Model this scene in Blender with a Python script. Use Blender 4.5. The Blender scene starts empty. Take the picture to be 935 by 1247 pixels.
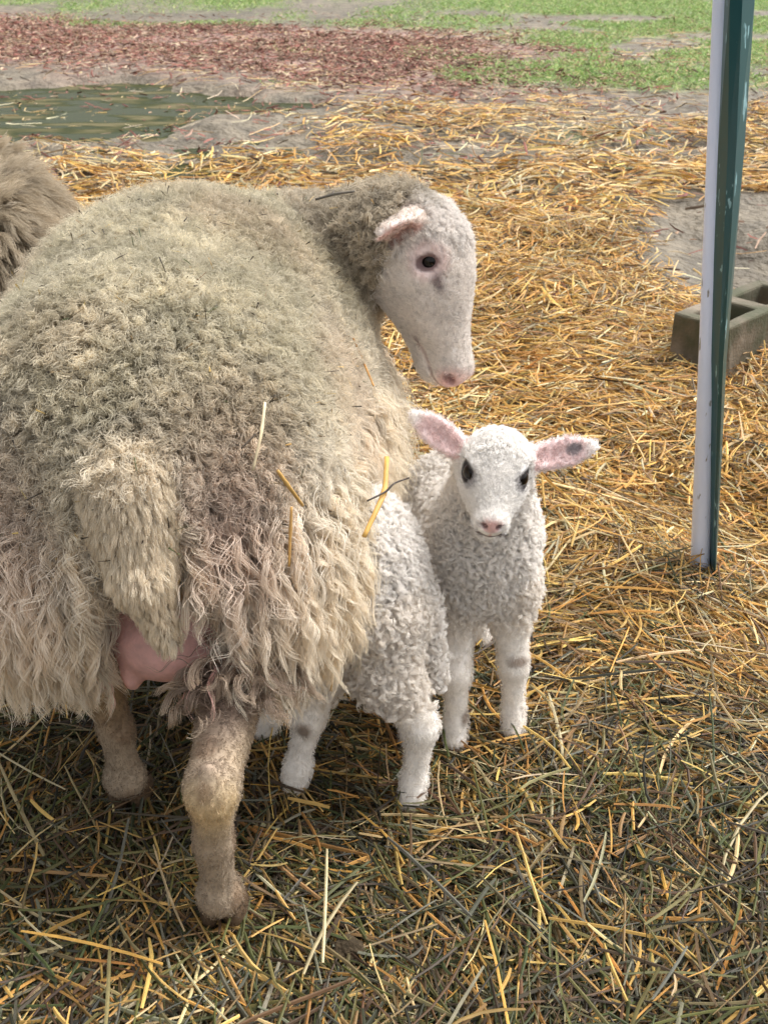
import bpy, math, os, sys
import numpy as np
from mathutils import Vector, kdtree
from mathutils.bvhtree import BVHTree

SC = bpy.context.scene
rng = np.random.default_rng(7)
R = math.radians
QUICK = os.environ.get('QUICK', '') == '1'      # shape preview only: no wool, thin straw

# ------------------------------------------------------------------ camera, sky, sun, exposure
cam_d = bpy.data.cameras.new('camera'); cam = bpy.data.objects.new('camera', cam_d)
SC.collection.objects.link(cam); SC.camera = cam
CAM = np.array([0.0, 0.0, 1.0]); PITCH = 29.0; FPX = 1350.0
cam.location = CAM; cam.rotation_euler = (R(90 - PITCH), 0, 0)
cam_d.sensor_fit = 'VERTICAL'; cam_d.sensor_height = 36.0; cam_d.lens = 36.0 * FPX / 1247.0
cam_d.clip_start = 0.02; cam_d.clip_end = 500
cam_d.dof.use_dof = True; cam_d.dof.focus_distance = 1.36; cam_d.dof.aperture_fstop = 15.0

world = bpy.data.worlds.new('World'); SC.world = world; world.use_nodes = True
wn = world.node_tree.nodes; wl = world.node_tree.links
bg = wn['Background']; sky = wn.new('ShaderNodeTexSky'); sky.sky_type = 'NISHITA'; sky.sun_disc = False
SUN_EL, SUN_AZ = 58.0, 62.0                      # azimuth measured from +Y towards +X
sky.sun_elevation = R(SUN_EL); sky.sun_rotation = R(SUN_AZ)
sky.air_density = 1.0; sky.dust_density = 6.0; sky.ozone_density = 1.0
hsv = wn.new('ShaderNodeHueSaturation'); hsv.inputs['Saturation'].default_value = 0.15      # thin overcast
wl.new(sky.outputs[0], hsv.inputs['Color']); wl.new(hsv.outputs[0], bg.inputs[0]); bg.inputs[1].default_value = 0.15
sun_d = bpy.data.lights.new('sun', 'SUN'); sun = bpy.data.objects.new('sun', sun_d); SC.collection.objects.link(sun)
sun_d.energy = 1.0; sun_d.angle = R(24); sun_d.color = (1.0, 0.99, 0.975)
sd = Vector((math.sin(R(SUN_AZ)) * math.cos(R(SUN_EL)), math.cos(R(SUN_AZ)) * math.cos(R(SUN_EL)), math.sin(R(SUN_EL))))
sun.rotation_euler = sd.to_track_quat('Z', 'Y').to_euler()
SC.view_settings.view_transform = 'Standard'; SC.view_settings.look = 'None'
SC.view_settings.gamma = 1.0; SC.view_settings.use_curve_mapping = False
SC.view_settings.exposure = 1.0
SC.cycles.max_bounces = 9; SC.cycles.diffuse_bounces = 7; SC.cycles.transparent_max_bounces = 4
SC.cycles.use_denoising = True
try:
    SC.cycles_curves.shape = 'RIBBONS'; SC.cycles_curves.subdivisions = 2
except Exception:
    pass

# ------------------------------------------------------------------ helpers
def srgb(r, g, b):
    f = lambda c: ((c / 255.0) / 12.92 if c / 255.0 <= 0.04045 else (((c / 255.0) + 0.055) / 1.055) ** 2.4)
    return np.array([f(r), f(g), f(b)])

def norm(v):
    v = np.asarray(v, float); return v / np.maximum(np.linalg.norm(v, axis=-1, keepdims=True), 1e-9)

_T = rng.random((256, 256))
def noise2(x, y):
    xi = np.floor(x).astype(int); yi = np.floor(y).astype(int); fx = x - xi; fy = y - yi
    fx = fx * fx * (3 - 2 * fx); fy = fy * fy * (3 - 2 * fy)
    g = lambda a, b: _T[a & 255, b & 255]
    return (g(xi, yi) * (1 - fx) + g(xi + 1, yi) * fx) * (1 - fy) + (g(xi, yi + 1) * (1 - fx) + g(xi + 1, yi + 1) * fx) * fy
def fbm2(x, y, o=4):
    s = 0; a = 0.5; t = 0
    for i in range(o):
        s = s + a * noise2(x * 2 ** i + 17.3 * i, y * 2 ** i + 9.1 * i); t += a; a *= 0.5
    return s / t
_T3 = rng.random((64, 64, 64))
def noise3(p):
    i = np.floor(p).astype(int); f = p - i; f = f * f * (3 - 2 * f); r = 0
    for a in (0, 1):
        for b in (0, 1):
            for c in (0, 1):
                w = (f[..., 0] if a else 1 - f[..., 0]) * (f[..., 1] if b else 1 - f[..., 1]) * (f[..., 2] if c else 1 - f[..., 2])
                r = r + w * _T3[(i[..., 0] + a) & 63, (i[..., 1] + b) & 63, (i[..., 2] + c) & 63]
    return r
def sstep(a, b, x):
    t = np.clip((x - a) / (b - a), 0, 1); return t * t * (3 - 2 * t)

def tag(o, label=None, cat=None, group=None, kind=None):
    if label: o['label'] = label
    if cat: o['category'] = cat
    if group: o['group'] = group
    if kind: o['kind'] = kind
    return o
def empty(name, loc):
    o = bpy.data.objects.new(name, None); SC.collection.objects.link(o); o.location = loc
    o.empty_display_size = 0.05
    return o

def mesh_obj(name, V, F, mat, parent=None, col=None, smooth=True, origin=(0, 0, 0)):
    """V (n,3) world points, F (m,k) same-size faces"""
    me = bpy.data.meshes.new(name); V = np.asarray(V, np.float32) - np.asarray(origin, np.float32)
    F = np.asarray(F, np.int32); m, k = F.shape
    me.vertices.add(len(V)); me.vertices.foreach_set('co', V.ravel())
    me.loops.add(m * k); me.loops.foreach_set('vertex_index', F.ravel())
    me.polygons.add(m); me.polygons.foreach_set('loop_start', np.arange(0, m * k, k, dtype=np.int32))
    me.polygons.foreach_set('use_smooth', np.full(m, smooth))
    me.update(calc_edges=True); me.validate()
    if col is not None:
        a = me.color_attributes.new('col', 'FLOAT_COLOR', 'POINT')
        c = np.ones((len(V), 4), np.float32); c[:, :3] = col; a.data.foreach_set('color', c.ravel())
    me.materials.append(mat)
    o = bpy.data.objects.new(name, me); SC.collection.objects.link(o)
    if parent is not None: o.parent = parent
    elif np.any(np.asarray(origin)): o.location = origin
    return o

def mat_new(name):
    m = bpy.data.materials.new(name); m.use_nodes = True
    nt = m.node_tree; b = nt.nodes['Principled BSDF']
    return m, nt, b
def N(nt, t, **kw):
    n = nt.nodes.new(t)
    for k, v in kw.items():
        setattr(n, k, v)
    return n
def attr_mat(name, rough=0.9, spec=0.2, var=0.25, scale=60.0, bump=0.0, bscale=200.0, trans=0.0, coat=0.0, bdist=0.004):
    m, nt, b = mat_new(name)
    at = N(nt, 'ShaderNodeAttribute', attribute_name='col')
    nz = N(nt, 'ShaderNodeTexNoise'); nz.inputs['Scale'].default_value = scale; nz.inputs['Detail'].default_value = 5
    tc = N(nt, 'ShaderNodeTexCoord'); nt.links.new(tc.outputs['Object'], nz.inputs['Vector'])
    mr = N(nt, 'ShaderNodeMapRange'); mr.inputs[1].default_value = 0.3; mr.inputs[2].default_value = 0.7
    mr.inputs[3].default_value = 1 - var; mr.inputs[4].default_value = 1 + var
    nt.links.new(nz.outputs[0], mr.inputs[0])
    vm = N(nt, 'ShaderNodeVectorMath', operation='SCALE'); nt.links.new(at.outputs['Color'], vm.inputs[0]); nt.links.new(mr.outputs[0], vm.inputs['Scale'])
    nt.links.new(vm.outputs[0], b.inputs['Base Color'])
    b.inputs['Roughness'].default_value = rough; b.inputs['Specular IOR Level'].default_value = spec
    if coat: b.inputs['Coat Weight'].default_value = coat
    if bump:
        n2 = N(nt, 'ShaderNodeTexNoise'); n2.inputs['Scale'].default_value = bscale; n2.inputs['Detail'].default_value = 4
        nt.links.new(tc.outputs['Object'], n2.inputs['Vector'])
        bp = N(nt, 'ShaderNodeBump'); bp.inputs['Strength'].default_value = bump; bp.inputs['Distance'].default_value = bdist
        nt.links.new(n2.outputs[0], bp.inputs['Height']); nt.links.new(bp.outputs[0], b.inputs['Normal'])
    if trans:
        tr = N(nt, 'ShaderNodeBsdfTranslucent'); nt.links.new(vm.outputs[0], tr.inputs[0])
        mx = N(nt, 'ShaderNodeMixShader'); mx.inputs[0].default_value = trans
        nt.links.new(b.outputs[0], mx.inputs[1]); nt.links.new(tr.outputs[0], mx.inputs[2])
        nt.links.new(mx.outputs[0], nt.nodes['Material Output'].inputs[0])
    return m
def hair_mat(name, trans=0.3, gloss=0.06, grough=0.45):
    m = bpy.data.materials.new(name); m.use_nodes = True; nt = m.node_tree; nt.nodes.clear()
    at = N(nt, 'ShaderNodeAttribute', attribute_name='col')
    df = N(nt, 'ShaderNodeBsdfDiffuse'); tr = N(nt, 'ShaderNodeBsdfTranslucent'); gl = N(nt, 'ShaderNodeBsdfAnisotropic')
    gl.inputs['Roughness'].default_value = grough
    m1 = N(nt, 'ShaderNodeMixShader'); m1.inputs[0].default_value = trans
    m2 = N(nt, 'ShaderNodeMixShader'); m2.inputs[0].default_value = gloss
    out = N(nt, 'ShaderNodeOutputMaterial')
    L = nt.links.new
    L(at.outputs['Color'], df.inputs[0]); L(at.outputs['Color'], tr.inputs[0])
    gl.inputs[0].default_value = (0.9, 0.88, 0.82, 1)
    L(df.outputs[0], m1.inputs[1]); L(tr.outputs[0], m1.inputs[2]); L(m1.outputs[0], m2.inputs[1]); L(gl.outputs[0], m2.inputs[2])
    L(m2.outputs[0], out.inputs[0])
    return m

# ------------------------------------------------------------------ signed distance modelling
class Ell:
    def __init__(s, c, r, rot=None, g='body', k=0.03):
        s.c = np.array(c, float); s.r = np.array(r, float); s.R = np.eye(3) if rot is None else np.array(rot, float); s.g = g; s.k = k
    def box(s):
        e = np.sqrt(((s.R.T * s.r) ** 2).sum(1)); return s.c - e, s.c + e
    def d(s, P):
        q = (P - s.c) @ s.R.T
        k0 = np.sqrt(((q / s.r) ** 2).sum(-1)); k1 = np.sqrt(((q / s.r ** 2) ** 2).sum(-1))
        return np.where(k1 > 1e-6, k0 * (k0 - 1) / np.maximum(k1, 1e-6), -s.r.min())
    def tf(s, M, t, sc=1.0):
        return Ell(M @ s.c * sc + t, s.r * sc, s.R @ M.T, s.g, s.k * sc)
class Cone:
    def __init__(s, a, b, r1, r2, g='body', k=0.03):
        s.a = np.array(a, float); s.b = np.array(b, float); s.r1 = r1; s.r2 = r2; s.g = g; s.k = k
    def box(s):
        m = max(s.r1, s.r2); return np.minimum(s.a, s.b) - m, np.maximum(s.a, s.b) + m
    def d(s, P):
        ab = s.b - s.a; t = np.clip(((P - s.a) @ ab) / (ab @ ab), 0, 1)
        return np.linalg.norm(P - (s.a + t[..., None] * ab), axis=-1) - (s.r1 + (s.r2 - s.r1) * t)
    def tf(s, M, t, sc=1.0):
        return Cone(M @ s.a * sc + t, M @ s.b * sc + t, s.r1 * sc, s.r2 * sc, s.g, s.k * sc)

def build_sdf(prims, subs, h, pad=0.012):
    lo = np.min([p.box()[0] for p in prims], 0) - pad; hi = np.max([p.box()[1] for p in prims], 0) + pad
    n = np.ceil((hi - lo) / h).astype(int) + 1
    ax = [lo[i] + h * np.arange(n[i]) for i in range(3)]
    F = np.full(n, 1.0, np.float32)
    def region(p, padk):
        a, b = p.box(); i0 = np.clip(np.floor((a - padk - lo) / h).astype(int), 0, n); i1 = np.clip(np.ceil((b + padk - lo) / h).astype(int) + 1, 0, n)
        sl = tuple(slice(i0[i], i1[i]) for i in range(3))
        G = np.stack(np.meshgrid(ax[0][sl[0]], ax[1][sl[1]], ax[2][sl[2]], indexing='ij'), -1)
        return sl, p.d(G).astype(np.float32)
    for p in prims:
        sl, d = region(p, p.k + 2 * h); a = F[sl]
        hh = np.maximum(p.k - np.abs(a - d), 0) / max(p.k, 1e-6)
        F[sl] = np.minimum(a, d) - hh * hh * p.k * 0.25
    for p in subs:
        sl, d = region(p, p.k + 2 * h); a = F[sl]; d = -d
        hh = np.maximum(p.k - np.abs(a - d), 0) / max(p.k, 1e-6)
        F[sl] = np.maximum(a, d) + hh * hh * p.k * 0.25
    # surface nets
    ins = F < 0
    c = np.zeros(tuple(n - 1), np.int8)
    offs = [(i, j, k) for i in (0, 1) for j in (0, 1) for k in (0, 1)]
    for i, j, k in offs:
        c += ins[i:n[0] - 1 + i, j:n[1] - 1 + j, k:n[2] - 1 + k]
    idx = np.argwhere((c > 0) & (c < 8))
    vals = {o: F[idx[:, 0] + o[0], idx[:, 1] + o[1], idx[:, 2] + o[2]] for o in offs}
    acc = np.zeros((len(idx), 3)); cnt = np.zeros(len(idx))
    for o in offs:
        for d in range(3):
            if o[d]: continue
            q = list(o); q[d] = 1; q = tuple(q)
            a, b = vals[o], vals[q]; cr = (a < 0) != (b < 0)
            t = np.where(cr, a / np.where(cr, a - b, 1), 0)
            p = np.tile(np.array(o, float), (len(idx), 1)); p[:, d] = t
            acc[cr] += p[cr]; cnt += cr
    V = lo + h * (idx + acc / cnt[:, None])
    vid = np.full(tuple(n - 1), -1, np.int32); vid[tuple(idx.T)] = np.arange(len(idx))
    Fc = []
    for d in range(3):
        A = [slice(0, None)] * 3; B = [slice(0, None)] * 3; A[d] = slice(0, -1); B[d] = slice(1, None)
        a = ins[tuple(A)]; b = ins[tuple(B)]; e = np.argwhere(a != b)
        e1, e2 = [(1, 2), (2, 0), (0, 1)][d]
        ok = (e[:, e1] > 0) & (e[:, e2] > 0) & (e[:, e1] < n[e1] - 1) & (e[:, e2] < n[e2] - 1); e = e[ok]
        q = []
        for s1, s2 in ((1, 1), (0, 1), (0, 0), (1, 0)):
            f = e.copy(); f[:, e1] -= s1; f[:, e2] -= s2; q.append(vid[tuple(f.T)])
        q = np.stack(q, 1); fl = ~a[tuple(e.T)]
        q[fl] = q[fl][:, ::-1]; Fc.append(q)
    Fc = np.concatenate(Fc); Fc = Fc[(Fc >= 0).all(1)]
    # light smoothing
    for it in range(2):
        S = np.zeros_like(V); W = np.zeros(len(V))
        for a, b in ((0, 1), (1, 2), (2, 3), (3, 0)):
            for x, y in ((a, b), (b, a)):
                for dd in range(3): S[:, dd] += np.bincount(Fc[:, x], V[Fc[:, y], dd], len(V))
                W += np.bincount(Fc[:, x], minlength=len(V))
        V = V + (0.5 if it == 0 else -0.2) * (S / np.maximum(W, 1)[:, None] - V)
    return V, Fc
def vert_normals(V, F):
    fn = np.cross(V[F[:, 2]] - V[F[:, 0]], V[F[:, 3]] - V[F[:, 1]]); Nn = np.zeros_like(V)
    for k in range(4):
        for d in range(3): Nn[:, d] += np.bincount(F[:, k], fn[:, d], len(V))
    return norm(Nn)
def labels(V, prims):
    gs = sorted({p.g for p in prims}); best = np.full(len(V), 9.0); lab = np.zeros(len(V), int)
    for p in prims:
        d = p.d(V); b = d < best; best[b] = d[b]; lab[b] = gs.index(p.g)
    return np.array(gs)[lab]

# ------------------------------------------------------------------ strands
def scatter(V, F, Nn, w, n):
    """random surface points; w per-vertex density"""
    A = np.linalg.norm(np.cross(V[F[:, 2]] - V[F[:, 0]], V[F[:, 3]] - V[F[:, 1]]), axis=1) * 0.5
    fw = A * w[F].mean(1); cdf = np.cumsum(fw); tot = cdf[-1]
    f = np.searchsorted(cdf, rng.random(n) * tot); f = np.clip(f, 0, len(F) - 1)
    s, t = rng.random(n), rng.random(n)
    W = np.stack([(1 - s) * (1 - t), s * (1 - t), s * t, (1 - s) * t], 1)
    q = F[f]
    P = (V[q] * W[..., None]).sum(1); NN = norm((Nn[q] * W[..., None]).sum(1))
    near = q[np.arange(n), W.argmax(1)]
    return P, NN, near
def nearest(C, P):
    kd = kdtree.KDTree(len(C))
    for i, c in enumerate(C): kd.insert(c, i)
    kd.balance()
    return np.array([kd.find(p)[1] for p in P])
def perp(d):
    r = norm(rng.normal(size=d.shape)); e1 = norm(np.cross(d, r)); e2 = np.cross(d, e1); return e1, e2
def make_curves(name, pts, rad, col, mat, parent, origin):
    """pts (n,k,3), rad (n,k), col (n,k,3)"""
    n, k, _ = pts.shape
    hc = bpy.data.hair_curves.new(name); hc.add_curves([k] * n)
    P = (pts - np.asarray(origin)).astype(np.float32)
    hc.attributes['position'].data.foreach_set('vector', P.ravel())
    col = np.minimum(col, .93) if col.max() < .93 else col / np.maximum(1, col.max(-1, keepdims=True) / .93)
    ra = hc.attributes.get('radius') or hc.attributes.new('radius', 'FLOAT', 'POINT')
    ra.data.foreach_set('value', rad.astype(np.float32).ravel())
    ca = hc.attributes.new('col', 'FLOAT_COLOR', 'POINT'); c = np.ones((n, k, 4), np.float32); c[..., :3] = col
    ca.data.foreach_set('color', c.ravel())
    hc.materials.append(mat)
    o = bpy.data.objects.new(name, hc); SC.collection.objects.link(o); o.parent = parent
    return o
def strands(P, Nn, C, CN, cid, L, bend, flow, curlR, curlF, seg, tight=0.6, frizz=0.002, wob=0.0):
    """clump centre paths C (+normal CN, per-clump L, bend, flow, curlR, curlF), children P follow them. bend: 0 straight out, 1 lies along flow"""
    m = len(C); s = np.linspace(0, 1, seg)
    path = np.zeros((m, seg, 3)); path[:, 0] = C; d = CN.copy()
    for i in range(1, seg):
        a = s[i] ** 0.7 * bend
        d = norm(CN * (1 - a)[:, None] + flow * a[:, None])
        path[:, i] = path[:, i - 1] + d * (L / (seg - 1))[:, None]
    ax = norm(path[:, -1] - path[:, 0]); e1, e2 = perp(ax)
    ph = rng.random(m) * 6.283; sg = np.where(rng.random(m) < 0.5, -1, 1)
    for i in range(seg):
        A = curlR * sstep(0, 0.35, s[i]); an = ph + sg * 6.283 * curlF * s[i]
        path[:, i] += (A * np.cos(an))[:, None] * e1 + (A * np.sin(an))[:, None] * e2
    off = P - C[cid]; n = len(P)
    pts = path[cid].copy()
    sh = 1 - tight * s ** 0.8
    pts += off[:, None, :] * sh[None, :, None]
    fr = rng.normal(size=(n, 3)) * frizz; fr2 = rng.normal(size=(n, 3)) * frizz
    pts += fr[:, None, :] * s[None, :, None] + fr2[:, None, :] * np.sin(s * 6.0)[None, :, None]
    Ls = rng.uniform(0.75, 1.0, n)
    if wob: pts[:, :, :] = pts[:, :1] + (pts - pts[:, :1]) * Ls[:, None, None]
    return pts

# ------------------------------------------------------------------ materials
M_skin = attr_mat('animal_skin', rough=0.75, spec=0.25, var=0.12, scale=90, bump=0.25, bscale=350)
M_wool = hair_mat('wool_fibre', 0.35, 0.05, 0.5)
M_fur = hair_mat('short_hair_fibre', 0.25, 0.05, 0.4)
def eye_mat(name, iris, pupil_z=0.25):
    m, nt, b = mat_new(name)
    b.inputs['Base Color'].default_value = (*iris, 1); b.inputs['Roughness'].default_value = 0.06; b.inputs['Specular IOR Level'].default_value = 0.28
    return m
M_eye = eye_mat('dark_wet_eye', (0.006, 0.004, 0.003))

# ------------------------------------------------------------------ ground: one sheet, finely divided near the camera
def ground_h(x, y):
    near = sstep(7.0, 5.0, y)
    h = 0.15 * (fbm2(x * 1.3 + 5, y * 1.3 + 3, 4) - 0.5) * near
    h += 0.055 * (noise2(x * 4.5 + 50, y * 4.5 + 20) - 0.5) * near
    h += 0.05 * (fbm2(x * 0.6, y * 0.6, 5) - 0.5) * (1 - near)
    flat = sstep(0.9, 0.35, np.hypot((x + 0.02) / 1.0, (y - 1.08) / 0.75))   # trodden flat round the sheep
    h = h * (1 - flat) + 0.0 * flat
    # puddle hollow
    pd = np.hypot((x + 2.35) / 1.85, (y - 6.35) / 1.25) + 0.95 * (fbm2(x * 1.9 + 9, y * 2.6 + 4, 4) - 0.5)
    h -= 0.06 * sstep(1.1, 0.75, pd)
    h += 0.06 * (fbm2(x * 2.2 + 3, y * 5 + 3, 4) - 0.5) * sstep(1.5, 1.0, pd)
    p2 = np.hypot((x - 1.5) / 0.75, (y - 3.35) / 0.35)
    h -= 0.03 * sstep(1.2, 0.4, p2)
    return h
def straw_zone(x, y):
    """1 where straw or hay covers the ground"""
    n = fbm2(x * 1.3 + 31, y * 1.3 + 11, 4) - 0.5
    left = sstep(5.15, 4.75, y + 0.8 * n)
    right = sstep(6.9, 6.0, y + 1.6 * n) * sstep(-0.7, 0.1, x + 0.8 * n)
    z = np.maximum(left, right * ((.25 - .15 * sstep(3.2, 4.5, y)) + .55 * sstep(.38, .62, fbm2(x * 2.4 + 5, y * 2.4, 4))))
    mud = np.hypot((x - 1.45) / 0.8, (y - 3.65) / 0.72) + 0.7 * n
    z = z * sstep(0.75, 1.15, mud)
    return z
def grass_zone(x, y):
    n = fbm2(x * 0.9 + 71, y * 0.9 + 41, 4) - 0.5
    r = sstep(6.0, 7.8, y + 4.0 * n - 0.1 * x) * sstep(-0.3, 1.6, x + 3.5 * n)
    l = sstep(11.0, 12.0, y + 3 * n) * sstep(-0.35, 0.35, noise2(x * 0.7 + 3, y * 0.5) - 0.35)
    far = sstep(12.5, 15, y + 4 * n)
    return np.maximum(np.maximum(r, l), far) * sstep(0.30, 0.48, fbm2(x * 1.3 + 7, y * 1.3 + 77, 4) - 0.04)
def mulch_zone(x, y):
    n = fbm2(x * 0.8 + 13, y * 0.8 + 61, 4) - 0.5
    t = y + 0.5 * (x + 0.5); n = n + .5 * (fbm2(x * 3, y * 3, 4) - .5)
    return sstep(6.7, 8.0, t + 2.2 * n) * sstep(11.4, 9.4, t + 3 * n) * sstep(1.7, -0.2, x + 2.5 * n)

def grid_axis(lo, hi, c0, c1, h0, grow):
    a = [*np.arange(c0, c1, h0)]; b = []; x = c0; st = h0
    while x > lo: st *= grow; x -= st; b.append(x)
    c = []; x = a[-1]; st = h0
    while x < hi: st *= grow; x += st; c.append(x)
    return np.array(b[::-1] + a + c)
gx = grid_axis(-150, 150, -1.6, 2.2, 0.03, 1.045); gy = grid_axis(-60, 240, 0.2, 5.5, 0.03, 1.03)
GX, GY = np.meshgrid(gx, gy, indexing='ij'); GZ = ground_h(GX, GY)
V = np.stack([GX, GY, GZ - 0.012], -1).reshape(-1, 3); nx, ny = len(gx), len(gy)
I = np.arange(nx * ny).reshape(nx, ny)
F = np.stack([I[:-1, :-1], I[1:, :-1], I[1:, 1:], I[:-1, 1:]], -1).reshape(-1, 4)
x, y = V[:, 0], V[:, 1]
mud = srgb(108, 99, 84)[None] * (0.6 + 0.8 * fbm2(x * 2, y * 2, 5))[:, None]
gcol = mud
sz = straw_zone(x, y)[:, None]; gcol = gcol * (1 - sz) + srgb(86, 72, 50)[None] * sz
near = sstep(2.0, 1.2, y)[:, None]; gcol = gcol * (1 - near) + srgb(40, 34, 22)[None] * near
mz = mulch_zone(x, y)[:, None]; gcol = gcol * (1 - mz) + srgb(146, 118, 106)[None] * mz
gz = grass_zone(x, y)[:, None] * 0.7; gcol = gcol * (1 - gz) + srgb(118, 140, 80)[None] * gz
M_ground = attr_mat('mud_ground', rough=0.62, spec=0.3, var=0.45, scale=9, bump=1.0, bscale=32, bdist=.03)
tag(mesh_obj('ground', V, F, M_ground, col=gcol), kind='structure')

# puddles: level water a little above the bottom of each hollow
def puddle_mat():
    m, nt, b = mat_new('puddle_water')
    tc = N(nt, 'ShaderNodeTexCoord'); nz = N(nt, 'ShaderNodeTexNoise'); nz.inputs['Scale'].default_value = 4.5; nz.inputs['Detail'].default_value = 8
    mp = N(nt, 'ShaderNodeMapping'); mp.inputs['Scale'].default_value = (0.5, 1.6, 1)
    nt.links.new(tc.outputs['Object'], mp.inputs[0]); nt.links.new(mp.outputs[0], nz.inputs['Vector'])
    cr = N(nt, 'ShaderNodeValToRGB'); cr.color_ramp.elements[0].position = 0.53; cr.color_ramp.elements[0].color = (*srgb(46, 52, 24), 1)
    cr.color_ramp.elements[1].position = 0.62; cr.color_ramp.elements[1].color = (*srgb(98, 92, 68), 1)
    nt.links.new(nz.outputs[0], cr.inputs[0]); nt.links.new(cr.outputs[0], b.inputs['Base Color'])
    r2 = N(nt, 'ShaderNodeMapRange'); r2.inputs[1].default_value = 0.48; r2.inputs[2].default_value = 0.58; r2.inputs[3].default_value = 0.22; r2.inputs[4].default_value = 0.6
    nt.links.new(nz.outputs[0], r2.inputs[0]); nt.links.new(r2.outputs[0], b.inputs['Roughness'])
    n2 = N(nt, 'ShaderNodeTexNoise'); n2.inputs['Scale'].default_value = 14
    nt.links.new(tc.outputs['Object'], n2.inputs['Vector'])
    bp = N(nt, 'ShaderNodeBump'); bp.inputs['Strength'].default_value = 0.12; bp.inputs['Distance'].default_value = 0.02
    nt.links.new(n2.outputs[0], bp.inputs['Height']); nt.links.new(bp.outputs[0], b.inputs['Normal'])
    b.inputs['Specular IOR Level'].default_value = 0.015
    return m
M_pud = puddle_mat()
def water_sheet(cx, cy, rx, ry, z):
    a = np.linspace(0, 2 * np.pi, 65)[:-1]
    V = np.stack([cx + rx * np.cos(a), cy + ry * np.sin(a), np.full(64, z)], 1); V = np.vstack([V, [[cx, cy, z]]])
    F = np.array([[i, (i + 1) % 64, 64] for i in range(64)])
    return tag(mesh_obj('puddle_water', V, F, M_pud), kind='structure')
water_sheet(-2.35, 6.35, 2.6, 1.9, -0.040)

# ------------------------------------------------------------------ straw, hay, mulch, grass: uncountable cover, one mesh each
def blades(n, X, Y, Z, ang, L, W, curve, pitch, col, name, mat, seg=4, drape=True, fold=0.35, ridge=True, tilt=None):
    """bent blades: a folded strip of seg pieces, resting on the ground relief"""
    s = np.linspace(-0.5, 0.5, seg + 1)
    ca, sa = np.cos(ang), np.sin(ang)
    lx = L[:, None] * s[None]; ly = curve[:, None] * L[:, None] * (s[None] ** 2 - 0.08) * 4
    kink = rng.normal(size=(n, 1)) * 0.06 * (np.abs(s[None] - 0.15) - 0.2) * L[:, None]; ly = ly + kink
    px = X[:, None] + lx * ca[:, None] - ly * sa[:, None]; py = Y[:, None] + lx * sa[:, None] + ly * ca[:, None]
    pitch = np.clip(pitch, -.75, .75)
    base = ground_h(px, py) if drape else Z[:, None] * 0
    pz = base * 0.8 + 0.2 * base.mean(1, keepdims=True) + Z[:, None] + lx * np.tan(pitch)[:, None]
    pz = np.maximum(pz, base - 0.01)
    roll = rng.normal(size=n) * 0.5 if tilt is None else tilt
    hw = W / 2
    wx = -sa * np.cos(roll); wy = ca * np.cos(roll); wz = np.sin(roll)
    taper = np.clip(1.25 - np.abs(s) * 1.1, 0.45, 1.0)
    C = np.stack([px, py, pz], -1); Wv = np.stack([wx, wy, wz], -1) * hw[:, None]
    Up = np.stack([sa * np.sin(roll) * 0, np.zeros(n), np.cos(roll)], -1) * (W * fold)[:, None]
    A = C - Wv[:, None] * taper[None, :, None]; B = C + Wv[:, None] * taper[None, :, None]; T = C + Up[:, None] * taper[None, :, None]
    k = seg + 1
    V = np.stack([A, T, B], 2).reshape(-1, 3)      # (n,k,3)
    base_i = (np.arange(n) * k * 3)[:, None, None]; j = (np.arange(seg) * 3)[None, :, None]
    q = np.array([[0, 1, 4, 3], [1, 2, 5, 4]])[None, None]
    F = (base_i[..., None] + j[..., None] + q).reshape(-1, 4)
    c = np.repeat(col, k * 3, 0)
    return mesh_obj(name, V, F, mat, col=c, smooth=False)

def pick(n, pal, wts):
    pal = np.array([srgb(*p) for p in pal]); w = np.array(wts, float); w /= w.sum()
    return pal[rng.choice(len(pal), n, p=w)] * rng.uniform(0.55, 1.15, (n, 1)) * rng.uniform(0.94, 1.06, (n, 3))
def outside(n, lmin, lmax, wmin, wmax):
    n = int(n * NS); x = rng.uniform(-2.6, 2.6, n); y = rng.uniform(-.4, 5.0, n); k = (np.abs(x) > 0.36 * (y * .875 + .485) * 1.05 + .05) & (rng.random(n) < straw_zone(x, y)); x, y = x[k], y[k]; n = len(x)
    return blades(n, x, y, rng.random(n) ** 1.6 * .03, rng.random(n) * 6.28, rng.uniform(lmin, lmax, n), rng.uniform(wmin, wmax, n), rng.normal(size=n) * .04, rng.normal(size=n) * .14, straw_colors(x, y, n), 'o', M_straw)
M_straw = attr_mat('straw_stems', rough=0.55, spec=0.35, var=0.22, scale=45, trans=0.12)
M_chip = attr_mat('wood_chips', rough=0.8, spec=0.2, var=0.25, scale=30)
M_grass = attr_mat('grass_blades', rough=0.6, spec=0.25, var=0.15, scale=20, trans=0.25)

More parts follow.
